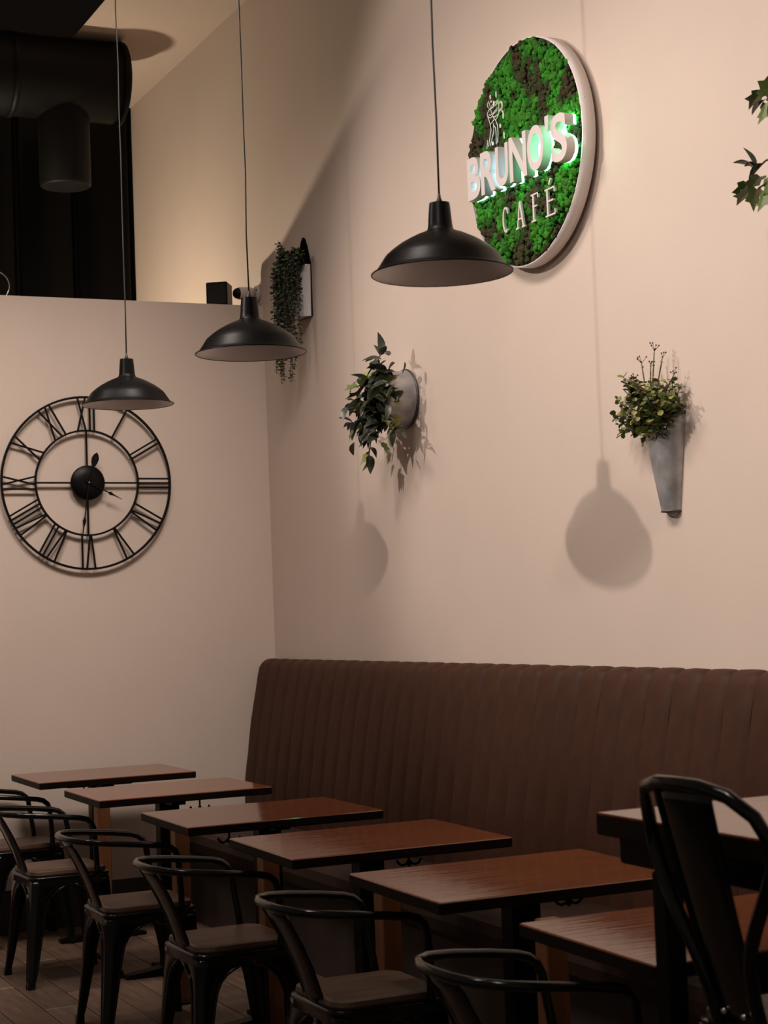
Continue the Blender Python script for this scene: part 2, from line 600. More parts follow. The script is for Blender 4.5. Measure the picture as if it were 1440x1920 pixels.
CH = [(CX, -.26, 'black metal armchair nearest the clock wall, cut off by the left edge'),
      (CX - .05, -1.15, 'black metal armchair at the second table, its bentwood-brown seat left of the wooden leg'),
      (CX - .04, -2.21, 'black metal armchair at the third table, all of its brown wooden seat in view'),
      (CX - .02, -3.09, 'black metal armchair at the fourth table, in the middle of the chair row'),
      (CX + .03, -4.02, 'black metal armchair at the fifth table, brown seat cut by the nearer chair'),
      (CX + .01, -5.03, 'nearest black metal armchair, only its curved rail and back above the bottom edge')]
CH[1] = (CH[1][0], CH[1][1], 'black metal armchair at the second table, standing on splayed legs in full view')
proto = None
for i, (x, y, lab) in enumerate(CH):
    if proto is None:
        c = empty('metal_armchair', (x, y, 0), 0, lab, 'chair', 'metal armchairs along the aisle')
        put('seat_pan', pan_me, c)
        put('seat', pad_me, c)['label'] = 'brown wooden seat'
        for lm in legs_me:
            put('leg', lm, c)
        put('arm_rail', rail_me, c)
        put('backrest', splat_me, c)
        proto = c
    else:
        c = copy_tree(proto)
        c.location = (x, y, 0)
        c['label'] = lab
    c.rotation_euler.z = math.radians([0, 1.5, -1, 1, 0, -1][i])

# bar stool with a tall back
st = empty('bar_stool', (-1.335, -5.865, 0), 0, 'tall black metal bar stool with hooped back in the right foreground', 'stool')
ZB = .722
pan2, pad2 = seat_meshes(ZB, .150)
put('seat_pan', pan2, st)
put('seat', pad2, st)['label'] = 'brown wooden seat'
for sx in (-1, 1):
    for sy in (-1, 1):
        put('leg', leg_mesh(sx, sy, .692, .150, .055, .04), st)
half = [(-.262, 0, 1.138), (-.260, .06, 1.137), (-.246, .118, 1.124), (-.222, .155, 1.092), (-.205, .172, 1.050), (-.200, .168, 1.01), (-.200, .146, .965),
        (-.198, .116, .915), (-.193, .090, .872), (-.185, .073, .83), (-.172, .063, .78), (-.158, .06, .73), (-.150, .06, .695)]
path = [(x, -y, z) for x, y, z in reversed(half[1:])] + half
w = MB()
w.tube(path, .0125, 12)
w.build('back_hoop', M['chair'], st)
w = MB()
rows = []
for t in [0, .08, .2, .4, .6, .8, .92, 1]:
    x = -.262 + .105 * t ** 1.1
    z = 1.136 - .415 * t
    hwid = .078 - .022 * t
    rows.append([(x + .006 * (j / 3 - 1) ** 2, hwid * (j / 3 - 1), z) for j in range(7)])
sheet(w, rows, .005, (1, 0, 0))
for s in (0, 6):
    w.tube([Vector(r[s]) for r in rows], .005, 6)
sp = w.build('backrest', M['chair'], st)
for s in (-1, 1):
    w = MB()
    w.lathe([(0, .006), (.004, .005), (.006, .001), (.006, -.004)], 12, 0, Matrix.Translation((-.168, s * .028, .745)) @ Matrix.Rotation(-PI / 2, 4, 'Y'))
    w.build('rivet', M['chrome'], sp)
for sx, sy in ((1, 0), (-1, 0), (0, 1), (0, -1)):
    q = .150 + .035
    a = (sx * q if sx else -q, sy * q if sy else -q, .27)
    b = (sx * q if sx else q, sy * q if sy else q, .27)
    MB().tube([a, b], .009, 8).build('footrest_bar', M['chair'], st)

# ------------------------------------------------------------------ pendant lamps
prof_o = [(.0265, .184), (.029, .16), (.0315, .128), (.033, .118), (.036, .112), (.046, .107), (.062, .101), (.085, .090), (.108, .077), (.128, .063),
          (.1445, .049), (.1505, .041), (.160, .026), (.170, .012), (.1765, .004), (.1835, .0005)]
lmat_o, lmat_i = M['black'], M['white_in']
w = MB()
w.lathe(prof_o, 64)
w.lathe([(0, .1845), (.024, .1845), (.0265, .184)], 64)
w.tube([(.1835 * math.cos(2 * PI * k / 64), .1835 * math.sin(2 * PI * k / 64), 0) for k in range(64)], .0022, 6, 0, True)
shade_me = w.mesh('shade', M['black'])
w = MB()
w.lathe([(r - .0018, h - .001) for r, h in prof_o[4:]] , 64)
w.lathe([(0, .108), (.034, .109)], 64)
lin_me = w.mesh('shade_lining', M['white_in'])
w = MB()
w.lathe([(.0075, .184), (.0075, .192), (.005, .197), (.004, .206), (.0022, .208)], 16)
cap_me = w.mesh('strain_relief', M['cord'])
LX, LZ = -1.203, 2.3153
LLAB = ['smallest black dome pendant lamp, hanging in front of the skeleton clock',
        'middle black dome pendant lamp, hanging in front of the room corner and trailing eucalyptus',
        'largest black dome pendant lamp, overlapping the lower left of the moss sign']
for i in range(3):
    y = -1.531 - 1.3983 * i
    p_ = empty('pendant_lamp', (LX, y, LZ), 0, LLAB[i], 'lamp', 'pendant lamps in a row')
    put('shade', shade_me, p_)
    put('shade_lining', lin_me, p_)['label'] = 'pale grey inside of the shade'
    put('strain_relief', cap_me, p_)
    rc = random.Random(i)
    pts = [(0, 0, .2)] + [(rc.uniform(-.0025, .0025), rc.uniform(-.0025, .0025), .2 + k * .2) for k in range(1, 11)] + [(0, 0, CEIL - LZ)]
    MB().tube(pts, .0028, 8).build('cord', M['cord'], p_)
    MB().lathe([(.055, CEIL - LZ), (.055, CEIL - LZ - .015), (.03, CEIL - LZ - .03), (0, CEIL - LZ - .03)], 24).build('ceiling_canopy', M['black'], p_)

# ------------------------------------------------------------------ skeleton clock
ck = empty('wall_clock', (-.9595, 0, 2.1203), 0, 'large round black skeleton clock with roman numerals on the half-height wall', 'clock')
CM = Matrix.Rotation(PI / 2, 4, 'X')       # local x right, local y up, local z out of the wall (towards -y)
CR = .4237


def flat_ring(r0, r1, d0, d1, seg=96):
    w = MB()
    w.lathe([(r0, d0), (r1, d0), (r1, d1), (r0, d1), (r0, d0)], seg, 0, CM, False)
    return w


flat_ring(CR - .0105, CR, .022, .036).build('outer_ring', M['black'], ck)
RI = CR * .612
flat_ring(RI - .009, RI, .022, .036).build('inner_ring', M['black'], ck)


def bar(w, a, b, wd, d0, d1):
    a, b = Vector(a), Vector(b)
    t = (b - a).normalized()
    n = Vector((-t.y, t.x)) * wd / 2
    w.prism([tuple(a + n), tuple(a - n), tuple(b - n), tuple(b + n)], d0, d1, CM)


ROT = math.radians(-.3)
for k in range(4):
    a = ROT + k * PI / 2
    w = MB()
    bar(w, (.07 * math.cos(a), .07 * math.sin(a)), ((RI - .005) * math.cos(a), (RI - .005) * math.sin(a)), .0085, .024, .034)
    w.build('spoke', M['black'], ck)
NUM = ['XII', 'I', 'II', 'III', 'IV', 'V', 'VI', 'VII', 'VIII', 'IX', 'X', 'XI']
GW = {'I': .0, 'V': .042, 'X': .040}
for k, s in enumerate(NUM):
    a = PI / 2 - k * PI / 6 + ROT
    rad = Vector((math.cos(a), math.sin(a)))
    tan = Vector((math.sin(a), -math.cos(a)))
    gap = .021
    tot = sum(GW[c] for c in s) + gap * (len(s) - 1)
    u = -tot / 2
    w = MB()
    r0 = RI - .004
    for c in s:
        g = GW[c]

        def P(t_, top):
            R_ = math.sqrt(max(1e-6, (CR - .004) ** 2 - t_ * t_)) if top else math.sqrt(r0 * r0 - t_ * t_)
            return rad * R_ + tan * t_
        if c == 'I':
            bar(w, P(u, 0), P(u, 1), .0085, .025, .033)
        elif c == 'V':
            bar(w, P(u + g / 2 - .003, 0), P(u, 1), .0085, .025, .033)
            bar(w, P(u + g / 2 + .003, 0), P(u + g, 1), .0085, .0255, .0335)
        else:
            bar(w, P(u, 0), P(u + g, 1), .0085, .025, .033)
            bar(w, P(u + g, 0), P(u, 1), .0085, .0255, .0335)
        u += g + gap
    w.build('numeral', M['black'], ck)
w = MB()
w.lathe([(.0, .003), (.07, .003), (.078, .012), (.084, .03), (.0845, .042), (.08, .048), (.03, .052), (0, .0525)], 64, 0, CM)
w.build('hub', M['black'], ck)


def hand(w, ang, L, tail, d, wid):
    dr = Vector((math.cos(ang), math.sin(ang)))
    n = Vector((-dr.y, dr.x))
    pts = [(-tail, .004), (L * .50, .003), (L * .58, .003), (L * .64, wid), (L * .74, .0035), (L, .0008)]
    poly = [tuple(dr * t + n * h) for t, h in pts] + [tuple(dr * t - n * h) for t, h in reversed(pts)]
    w.prism(poly, d, d + .002, CM)


w = MB()
hand(w, math.radians(-27), .185, .02, .058, .009)
dr = Vector((math.cos(math.radians(73)), math.sin(math.radians(73))))
n_ = Vector((-dr.y, dr.x))
pl = [(0, .004), (.075, .005), (.10, .016), (.122, .0185), (.14, .012), (.152, .001)]
w.prism([tuple(dr * t + n_ * h) for t, h in pl] + [tuple(dr * t - n_ * h) for t, h in reversed(pl)], .058, .060, CM)
w.build('hour_hand', M['black'], ck)
w = MB()
hand(w, math.radians(-98.5), .295, .02, .061, .009)
w.build('minute_hand', M['black'], ck)
MB().lathe([(0, .068), (.004, .067), (.005, .058)], 12, 0, CM).build('hand_pin', M['chrome'], ck)

# ------------------------------------------------------------------ moss sign
SY, SZ, SR = -2.827, 3.101, .417
SM_ = Matrix(((0, 0, -1), (-1, 0, 0), (0, 1, 0))).to_4x4()      # sign local: x right along the wall, y up, z out of the wall
sg = empty('moss_sign', (0, SY, SZ), 0, 'round green moss sign with raised white letters and white rim on the beige wall', 'sign')
w = MB()
w.lathe([(SR - .005, .072), (SR, .072), (SR, .020), (SR - .03, .020), (SR - .03, .026), (SR - .005, .026), (SR - .005, .072)], 128, 0, SM_, True)
w.build('rim', M['sign_white'], sg)
w = MB()
w.lathe([(0, .060), (SR - .006, .060), (SR - .006, .022), (0, .022)], 96, 0, SM_)
w.lathe([(0, .022), (SR * .75, .022), (SR * .75, .001), (0, .001)], 64, 0, SM_, False)
w.build('backing_disc', M['gap_shadow'], sg)
# moss: hundreds of knobbly tufts too small to pick apart, joined
bmu = bmesh.new()
bmesh.ops.create_icosphere(bmu, subdivisions=2, radius=1)
ico_v = [v.co.copy() for v in bmu.verts]
ico_f = [tuple(v.index for v in f.verts) for f in bmu.faces]
bmu.free()
rm = random.Random(11)
mv, mf, mc = [], [], []
placed = []
tries = 0
while len(placed) < 1650 and tries < 60000:
    tries += 1
    a = rm.uniform(0, 2 * PI)
    r = SR * .970 * math.sqrt(rm.random())
    x, y = r * math.cos(a), r * math.sin(a)
    if any((x - q[0]) ** 2 + (y - q[1]) ** 2 < .0120 ** 2 for q in placed):
        continue
    placed.append((x, y))
for (x, y) in placed:
    n1 = noise.noise(Vector((x * 8.5 + 3.1, y * 8.5 - 1.7, .3)))
    n2 = noise.noise(Vector((x * 20, y * 20, 5)))
    v = n1 + .45 * n2
    if v > .02:
        c = (.050 + rm.uniform(-.01, .02), .27 + rm.uniform(-.09, .09), .026)
    elif v > -.13:
        c = (.035, .165 + rm.uniform(-.05, .06), .018)
    else:
        c = (.062 + rm.uniform(-.015, .02), .062 + rm.uniform(-.015, .02), .028)
    s = rm.uniform(.0095, .0165)
    h = .072 + .013 * noise.noise(Vector((x * 12, y * 12, 9))) + rm.uniform(-.004, .008)
    rr_ = math.hypot(x, y)
    if rr_ > SR * .92:
        h -= .004
        s *= .80
    ox = Vector((rm.uniform(0, 50), rm.uniform(0, 50), rm.uniform(0, 50)))
    base = len(mv)
    for co in ico_v:
        d = 1 + .75 * noise.noise(co * 1.7 + ox) + .45 * noise.noise(co * 4.5 + ox)
        mv.append(SM_ @ Vector((x + co.x * s * d, y + co.y * s * d, h + co.z * s * .85 * d)))
        mc.append(c)
    mf += [tuple(i + base for i in f) for f in ico_f]
me = bpy.data.meshes.new('moss')
me.from_pydata([tuple(v) for v in mv], [], mf)
ca = me.color_attributes.new('Col', 'FLOAT_COLOR', 'POINT')
ca.data.foreach_set('color', [q for c in mc for q in (*c, 1)])
me.polygons.foreach_set('use_smooth', [True] * len(mf))
me.materials.append(M['moss'])
mo = put('moss', me, sg)
tag(mo, 'bright green and brown preserved moss', kind='stuff')


def glyph(ch, bold, depth):
    cu = bpy.data.curves.new('glyph', 'FONT')
    cu.body = ch
    cu.size = 1
    cu.offset = bold
    cu.resolution_u = 6
    cu.extrude = .5
    ob = bpy.data.objects.new('glyph', cu)
    COL.objects.link(ob)
    dg = bpy.context.evaluated_depsgraph_get()
    me_ = bpy.data.meshes.new_from_object(ob.evaluated_get(dg))
    bpy.data.objects.remove(ob)
    return me_


def fit_glyph(ch, bold, x0, x1, y1, y0, d0, d1, inset=0):
    me_ = glyph(ch, bold, 1)
    xs = [v.co.x for v in me_.vertices]
    ys = [v.co.y for v in me_.vertices]
    zs = [v.co.z for v in me_.vertices]
    for v in me_.vertices:
        u = (v.co.x - min(xs)) / (max(xs) - min(xs))
        q = (v.co.y - min(ys)) / (max(ys) - min(ys))
        d = (v.co.z - min(zs)) / (max(zs) - min(zs))
        v.co = SM_ @ Vector((x0 + inset + u * (x1 - x0 - 2 * inset), y0 + inset + q * (y1 - y0 - 2 * inset), d0 + d * (d1 - d0)))
    me_.materials.clear()
    return me_


LET = [('B', -.3248, -.2240, .0495, -.1111), ('R', -.2174, -.1071, .0472, -.113), ('U', -.1013, -.008, .0400, -.1136), ('N', .0030, .1260, .048, -.1169),
       ('O', .1336, .2481, .047, -.1148), ("'", .2627, .2880, .0575, .0054), ('S', .3000, .4050, .045, -.1238)]
for i, (ch, x0, x1, y1, y0) in enumerate(LET):
    me_ = fit_glyph(ch, .022, x0, x1, y1, y0, .097, .132)
    me_.materials.append(M['letter'])
    lo = put('letter', me_, sg)
    lo['label'] = 'raised white backlit letter'
    me_ = fit_glyph(ch, .012, x0, x1, y1, y0, .086, .0935, .001)
    me_.materials.append(M['led_b'] if i < 3 else M['led_g'])
    lb = put('led_backlight', me_, lo)
    lb['label'] = 'glowing LED strip behind the letter'

# flat white CAFE lettering
CF = [('C', -.1227, -.0811, -.1797, -.2766), ('A', -.0243, .0416, -.184, -.2824), ('F', .0898, .1424, -.1787, -.2803), ('E', .1886, .2578, -.1835, -.2839)]


def sbar(w, a, b, wd, d0=.092, d1=.100):
    a, b = Vector(a), Vector(b)
    t = (b - a).normalized()
    n = Vector((-t.y, t.x)) * wd / 2
    w.prism([tuple(a + n), tuple(a - n), tuple(b - n), tuple(b + n)], d0, d1, SM_)


for ch, x0, x1, y1, y0 in CF:
    w = MB()
    W_, H_ = x1 - x0, y1 - y0
    th = .0095
    if ch == 'C':
        n = 20
        out, inn = [], []
        for k in range(n + 1):
            a = math.radians(55 + 250 * k / n)
            cxx, cyy = x0 + W_ * .55, (y0 + y1) / 2
            out.append((cxx + W_ * .55 * math.cos(a), cyy + H_ * .5 * math.sin(a)))
            inn.append((cxx + (W_ * .55 - th) * math.cos(a), cyy + (H_ * .5 - th * .8) * math.sin(a)))
        for k in range(n):
            w.prism([out[k], out[k + 1], inn[k + 1], inn[k]], .092, .100, SM_)
        sbar(w, (x1 - .004, y1 - .028), (x1 - .004, y1 - .006), .007, .0921, .1001)
    elif ch == 'A':
        mx_ = (x0 + x1) / 2
        sbar(w, (x0 + .010, y0), (mx_ - .001, y1), .0075)
        sbar(w, (x1 - .012, y0), (mx_, y1), .0105, .0921, .1001)
        sbar(w, (x0 + .014, y0 + H_ * .36), (x1 - .016, y0 + H_ * .36), .006, .0922, .0999)
        for q in (x0 + .010, x1 - .012):
            sbar(w, (q - .012, y0 + .003), (q + .012, y0 + .003), .006, .0919, .1002)
    else:
        sx_ = x0 + .016
        sbar(w, (sx_, y0), (sx_, y1), .0105)
        sbar(w, (x0, y1 - .003), (x1, y1 - .003), .006, .0921, .1001)
        sbar(w, (x1 - .003, y1), (x1 - .003, y1 - .020), .006, .0922, .1002)
        sbar(w, (sx_, (y0 + y1) / 2 + .004), (x1 - .012, (y0 + y1) / 2 + .004), .006, .0923, .1003)
        sbar(w, (x0, y0 + .003), (x1 if ch == 'E' else sx_ + .016, y0 + .003), .006, .0921, .1001)
        if ch == 'E':
            sbar(w, (x1 - .003, y0), (x1 - .003, y0 + .020), .006, .0922, .1002)
            sbar(w, (x0 + .030, y1 + .012), (x0 + .042, y1 + .032), .008)
    w.build('letter', M['letter'], sg)['label'] = 'flat thin white letter'

ART = [[(-.1686, .2042), (-.1546, .2054), (-.1129, .2072), (-.0928, .2217), (-.0988, .2116), (-.1268, .2061), (-.1583, .2022), (-.1686, .2042)],
       [(-.1577, .2096), (-.1258, .2176), (-.0928, .2217)],
       [(-.1686, .2042), (-.1802, .1921), (-.1793, .1817), (-.1611, .17), (-.1435, .1736), (-.1396, .1776), (-.1079, .1857), (-.1044, .1948), (-.1143, .1908), (-.1357, .1833), (-.1603, .1799), (-.1685, .1856)],
       [(-.1535, .1983), (-.1494, .1854)],
       [(-.0923, .2081), (-.0929, .1815), (-.0958, .1672), (-.1176, .1531), (-.1309, .1584), (-.1401, .1727)],
       [(-.0921, .2098), (-.075, .2108), (-.064, .2002), (-.0654, .1839), (-.0762, .1777), (-.0915, .1778)],
       [(-.0884, .2054), (-.0737, .2063), (-.0693, .1983), (-.0711, .1855), (-.0912, .181)],
       [(-.1318, .1679), (-.1253, .1636), (-.1232, .1681), (-.1167, .1638), (-.1146, .1682), (-.108, .1656), (-.1059, .1692), (-.0992, .1682)],
       [(-.1793, .1817), (-.1631, .1469), (-.1276, .1575)], [(-.1631, .1469), (-.1581, .1253), (-.1666, .1073), (-.184, .0679)],
       [(-.1211, .1524), (-.1077, .1286), (-.1069, .0982), (-.1133, .0647)], [(-.139, .1454), (-.1377, .1198), (-.1423, .1076), (-.17, .0676)],
       [(-.138, .1368), (-.1236, .1245), (-.1204, .1018), (-.1231, .0622)], [(-.188, .0943), (-.1967, .0627)],
       [(-.1659, .2356), (-.177, .2286), (-.1778, .2186), (-.1698, .2105)], [(-.1629, .2297), (-.1607, .2155)]]
w = MB()
for L in ART:
    w.tube([SM_ @ Vector((x, y, .112)) for x, y in L], .0017, 6)
w.build('line_drawing', M['acrylic'], sg)['label'] = 'thin white outline of a hand raising a cup'
w = MB()
for x, y, a, b in [(-.1543, .2484, .004, .010), (-.1096, .2458, .004, .013), (-.149, .23, .005, .004), (-.1293, .2169, .0055, .011), (-.0681, .1721, .003, .004),
                   (-.0628, .1557, .004, .015), (-.0878, .1216, .005, .008), (-.0626, .0798, .0035, .013), (-.1506, .0719, .006, .007)]:
    w.prism([(x + a * math.cos(t * PI / 5), y + b * math.sin(t * PI / 5)) for t in range(10)], .110, .113, SM_)
w.build('splash_drops', M['acrylic'], sg)['label'] = 'white splash drops around the cup'


# ------------------------------------------------------------------ leaves
def pointed_leaf(L, W_, fold=.35, droop=.3, n=6):
    """pointed oval leaf along +x with a folded midrib"""
    w = MB()
    rows = []
    for i in range(n + 1):
        t = i / n
        wd = W_ * (math.sin(PI * t ** .8) ** .85) / 2 if 0 < t < 1 else .0006
        z = -droop * L * t * t
        rows.append([(L * t, -wd, z + wd * fold), (L * t, 0, z), (L * t, wd, z + wd * fold)])
    w.loft(rows, False, False, 0, True)
    return w


def lobed_leaf(L, fold=.2):
    w = MB()
    out = [(0, 0), (-.10, .28), (.10, .50), (.28, .34), (.62, .50), (.64, .22), (1.0, 0)]
    pts = [(x * L, y * L, abs(y) * L * fold - .25 * L * x * x) for x, y in out]
    mid = [(0, 0, 0), (.3 * L, 0, -.02 * L), (.64 * L, 0, -.10 * L)]
    for s in (1, -1):
        vs = [(x, s * y, z) for x, y, z in pts] + mid
        w.add(vs, [(0, 1, 2), (0, 2, 3, 8), (8, 3, 4, 5, 9), (9, 5, 6)] if s > 0 else [(2, 1, 0), (8, 3, 2, 0), (9, 5, 4, 3, 8), (6, 5, 9)], 0, False)
    return w


def orient(d, roll=0):
    d = Vector(d).normalized()
    up = Vector((0, 0, 1)) if abs(d.z) < .95 else Vector((1, 0, 0))
    y = up.cross(d).normalized()
    z = d.cross(y)
    return Matrix((d, y, z)).transposed().to_4x4() @ Matrix.Rotation(roll, 4, 'X')


pl_me = [pointed_leaf(.080, .038).mesh('leaf', M['leaf_dark']), pointed_leaf(.066, .034, .5, .15).mesh('leaf', M['leaf_dark']),
         pointed_leaf(.070, .030, .3, .5).mesh('leaf', M['leaf_dark'])]
lb_me = [lobed_leaf(.058).mesh('ivy_leaf', M['leaf_green']), lobed_leaf(.050, .4).mesh('ivy_leaf', M['leaf_lime'])]

# bucket planter with dark leaves
bp = empty('bucket_planter', (0, -1.632, 2.345), 0, 'galvanised bucket mounted sideways with dark pointed leaves spilling out left of the soft lamp shadow', 'planter', 'wall planters')
BX = Matrix.Rotation(-PI / 2, 4, 'Y') @ Matrix.Rotation(0, 4, 'Z')
TILT = Matrix.Rotation(math.radians(9), 4, 'Y')
w = MB()
w.lathe([(0, .004), (.122, .004), (.124, .01), (.119, .02), (.116, .12), (.1175, .15), (.113, .15), (.111, .12), (.113, .02), (0, .02)], 48, 0, BX)
w.build('bucket', M['galv'], bp)
w = MB()
w.tube([BX @ Vector((.1235 * math.cos(2 * PI * k / 48), .1235 * math.sin(2 * PI * k / 48), .008)) for k in range(48)], .005, 8, 0, True)
w.build('rim_band', M['galv_dark'], bp)


def leafy(parent, heads, seed, ndark, nivy):
    """place leaves: heads = list of (centre, spread, count, hang)"""
    r_ = random.Random(seed)
    for (cx, cy, cz), sp_, cnt, pi in heads:
        for k in range(cnt):
            p = Vector((cx + r_.gauss(0, sp_[0]), cy + r_.gauss(0, sp_[1]), cz + r_.gauss(0, sp_[2])))
            p.x = min(p.x, -.06 - .0)
            d = Vector((r_.uniform(-1, .25), r_.uniform(-1, 1), r_.uniform(-.9, .55)))
            iv = r_.random() < pi
            me_ = lb_me[r_.randrange(2)] if iv else pl_me[r_.randrange(3)]
            o_ = put('ivy_leaf' if iv else 'leaf', me_, parent)
            s_ = r_.uniform(.85, 1.2)
            o_.matrix_local = Matrix.Translation(p) @ orient(d, r_.uniform(-.8, .8)) @ Matrix.Scale(s_, 4)


def at_leaf(parent, me_, nm, p, d, roll=0, s=1):
    o_ = put(nm, me_, parent)
    o_.matrix_local = Matrix.Translation(p) @ orient(d, roll) @ Matrix.Scale(s, 4)


leafy(bp, [((-.165, -.045, .0), (.028, .060, .068), 115, .18), ((-.155, -.08, .085), (.025, .045, .038), 34, .1), ((-.16, -.02, -.10), (.025, .065, .045), 46, .3)], 5, 0, 0)
# shoots that break the outline: top, left and hanging
TV = [((-0.155, -.06, .10), [(-0.170, -.09, .15), (-0.165, -.11, .175)], [(.1, .05, 1), (.2, -.6, .6), (-.2, .8, .3), (.1, -1, .1), (-.1, .5, .9)]),
      ((-0.155, .12, -.06), [(-0.165, .16, -.075), (-0.165, .195, -.085)], [(-.2, 1, .15), (-.2, .9, -.35), (-.1, .7, -.8), (-.3, .6, .5)]),
      ((-0.155, .02, -.14), [(-0.165, .03, -.19), (-0.165, .05, -.235)], [(-.1, .2, -1), (-.1, .8, -.7), (.1, -.9, -.3), (-.1, -.5, -.8)]),
      ((-0.145, -.10, -.11), [(-0.155, -.16, -.15), (-0.155, -.21, -.165)], [(.1, -1, -.2), (.1, -.8, .2), (-.2, -.3, -1)]),
      ((-0.155, .10, .02), [(-0.165, .15, .02), (-0.165, .17, .0)], [(-.2, 1, -.1), (-.2, .8, .3), (-.1, .9, -.6)])]


def shoots(parent, TVs, mes, seed, r=.003):
    r_ = random.Random(seed)
    for base, pts, dirs in TVs:
        path_ = [Vector(base)] + [Vector(p) for p in pts]
        MB().tube(path_, r, 6).build('stem', M['stem'], parent)
        for k, d in enumerate(dirs):
            q = path_[-1].lerp(path_[-2], .35 * (k % 3))
            at_leaf(parent, mes[k % len(mes)], 'leaf', q, d, r_.uniform(-.5, .5), r_.uniform(.85, 1.1))


shoots(bp, TV, pl_me, 2)
for p, d in [((-.16, -.13, -.09), (-.1, -.6, -.8)), ((-.15, -.12, -.12), (.1, -.9, -.5)), ((-.12, -.13, .02), (0, -1, .2)), ((-.13, -.14, -.03), (0, -1, -.3)),
             ((-.20, .03, -.235), (-.1, .1, -1)), ((-.13, -.13, .06), (.0, -1, .6))]:
    at_leaf(bp, lb_me[1], 'ivy_leaf', p, d, 0, 1.05)

# ivy planter cut off by the right edge
iv = empty('ivy_planter', (0, -4.62, 2.70), 0, 'ivy and dark pointed leaves reaching in from the right edge beside the moss sign', 'planter', 'wall planters')
w = MB()
w.lathe([(0, .004), (.122, .004), (.124, .01), (.119, .02), (.116, .16), (.1175, .19), (.113, .19), (.111, .16), (.113, .02), (0, .02)], 48, 0, BX)
w.build('bucket', M['galv'], iv)
leafy(iv, [((-.20, -.02, .0), (.03, .07, .06), 30, .25)], 9, 0, 0)
shoots(iv, [((-.20, .12, .08), [(-.20, .18, .12), (-.20, .205, .14)], [(-.1, 1, -.1), (-.1, .3, .9), (-.1, .4, -.9)]),
            ((-.20, .12, -.04), [(-.20, .22, -.03), (-.20, .27, -.045)], [(-.1, .75, .65), (-.1, .9, .35), (-.1, 1, -.1), (-.1, .1, .8)])], pl_me, 4)
for p, d in [((-.20, .225, .165), (-.1, .9, -.3)), ((-.20, .20, .15), (-.1, -.3, .9)), ((-.20, .21, .13), (-.1, .2, -1)), ((-.20, .25, -.07), (-.1, .8, -.3)),
             ((-.20, .31, -.075), (-.1, .9, -.6)), ((-.20, .27, -.10), (-.1, .5, -1)), ((-.20, .22, -.08), (-.1, -.3, -1)), ((-.20, .235, -.115), (-.1, .15, -1)),
             ((-.20, .30, -.10), (-.1, .9, -.2))]:
    at_leaf(iv, lb_me[0 if random.random() < .7 else 1], 'ivy_leaf', p, d, 0, 1.1)
MB().tube([(-.20, .12, -.05), (-.20, .20, -.09), (-.20, .26, -.10)], .003, 6).build('stem', M['stem'], iv)


# small round-leaved sprigs
def sprig(path_, step, size, mats, r_, taper=.5, berries=0, face=None):
    w = MB()
    P = [Vector(p) for p in path_]
    w.tube(P, [.0022] * (len(P) - 1) + [.0012], 5, 0)
    ln = [0]
    for a, b in zip(P, P[1:]):
        ln.append(ln[-1] + (b - a).length)
    tot = ln[-1]
    s = step * 1.2
    k = 0
    while s < tot:
        i = max(j for j in range(len(ln)) if ln[j] <= s)
        i = min(i, len(P) - 2)
        t = (s - ln[i]) / max(1e-6, ln[i + 1] - ln[i])
        q = P[i].lerp(P[i + 1], t)
        tg = (P[i + 1] - P[i]).normalized()
        ax = tg.orthogonal().normalized()
        ang = k * 1.57 + r_.uniform(-.5, .5)
        sz = size * (1 - taper * s / tot) * r_.uniform(.8, 1.2)
        mi = 1 + r_.randrange(len(mats) - 1)
        for sg_ in (0, PI):
            dr_ = Matrix.Rotation(ang + sg_, 3, tg) @ ax
            dr_ = (dr_ + tg * r_.uniform(.0, .8)).normalized()
            mx = Matrix.Translation(q) @ orient(dr_, r_.uniform(-.9, .9))
            pts = [(0, 0, 0), (.35, .40, .08), (.8, .38, .05), (1, 0, -.06), (.8, -.38, .05), (.35, -.40, .08)]
            w.add([mx @ (Vector(p) * sz) for p in pts], [(0, 1, 2, 3), (0, 3, 4, 5)], mi, False)
        s += step * r_.uniform(.8, 1.2)
        k += 1
    for _ in range(berries):
        b0 = P[-1] + Vector((r_.gauss(0, .008), r_.gauss(0, .010), r_.gauss(.004, .010)))
        w.tube([P[-1].lerp(P[-2], .25), b0], .0009, 4, 0)
        w.add([b0 + co * .0038 for co in OCT], OCTF, 0)
    return w.mesh('sprig', mats)


OCT = [Vector(v) for v in ((1, 0, 0), (-1, 0, 0), (0, 1, 0), (0, -1, 0), (0, 0, 1), (0, 0, -1))]
OCTF = [(0, 2, 4), (2, 1, 4), (1, 3, 4), (3, 0, 4), (2, 0, 5), (1, 2, 5), (3, 1, 5), (0, 3, 5)]

# galvanised cone planter
cp = empty('cone_planter', (0, -3.578, 1.733), 0, 'tall galvanised cone planter of bushy pale green sprigs at the right of the wall', 'planter', 'wall planters')
w = MB()
NR = 24
rings = []
for k in range(9):
    t = k / 8
    r = .040 + .050 * t
    ring = []
    for j in range(NR + 1):
        a = PI * j / NR
        zz = .305 * t + (.022 * (math.cos(2 * a) * .9 - .5) * t ** 3 if True else 0)
        if t == 1:
            zz += 0
        ring.append((-r * math.sin(a) * 1.0 - .001, -r * math.cos(a), zz))
    rings.append(ring)
inner = [[(x * .965 - .0001, y * .965, z) for x, y, z in rg] for rg in reversed(rings)]
w.loft(rings + inner, False, False, 0, True)
w.add([(x, y, .004) for x, y, z in rings[0]], [tuple(range(NR + 1))], 0)
w.loft([[(-.001, -.040, 0), (-.001, .040, 0)], [(-.001, -.090, .30), (-.001, .090, .30)]], False, False, 0)
w.build('cone', M['galv'], cp)
w = MB()
w.tube(rings[-1], .0032, 8)
w.tube(rings[0], .0028, 8)
w.build('rolled_edge', M['galv_dark'], cp)
w = MB()
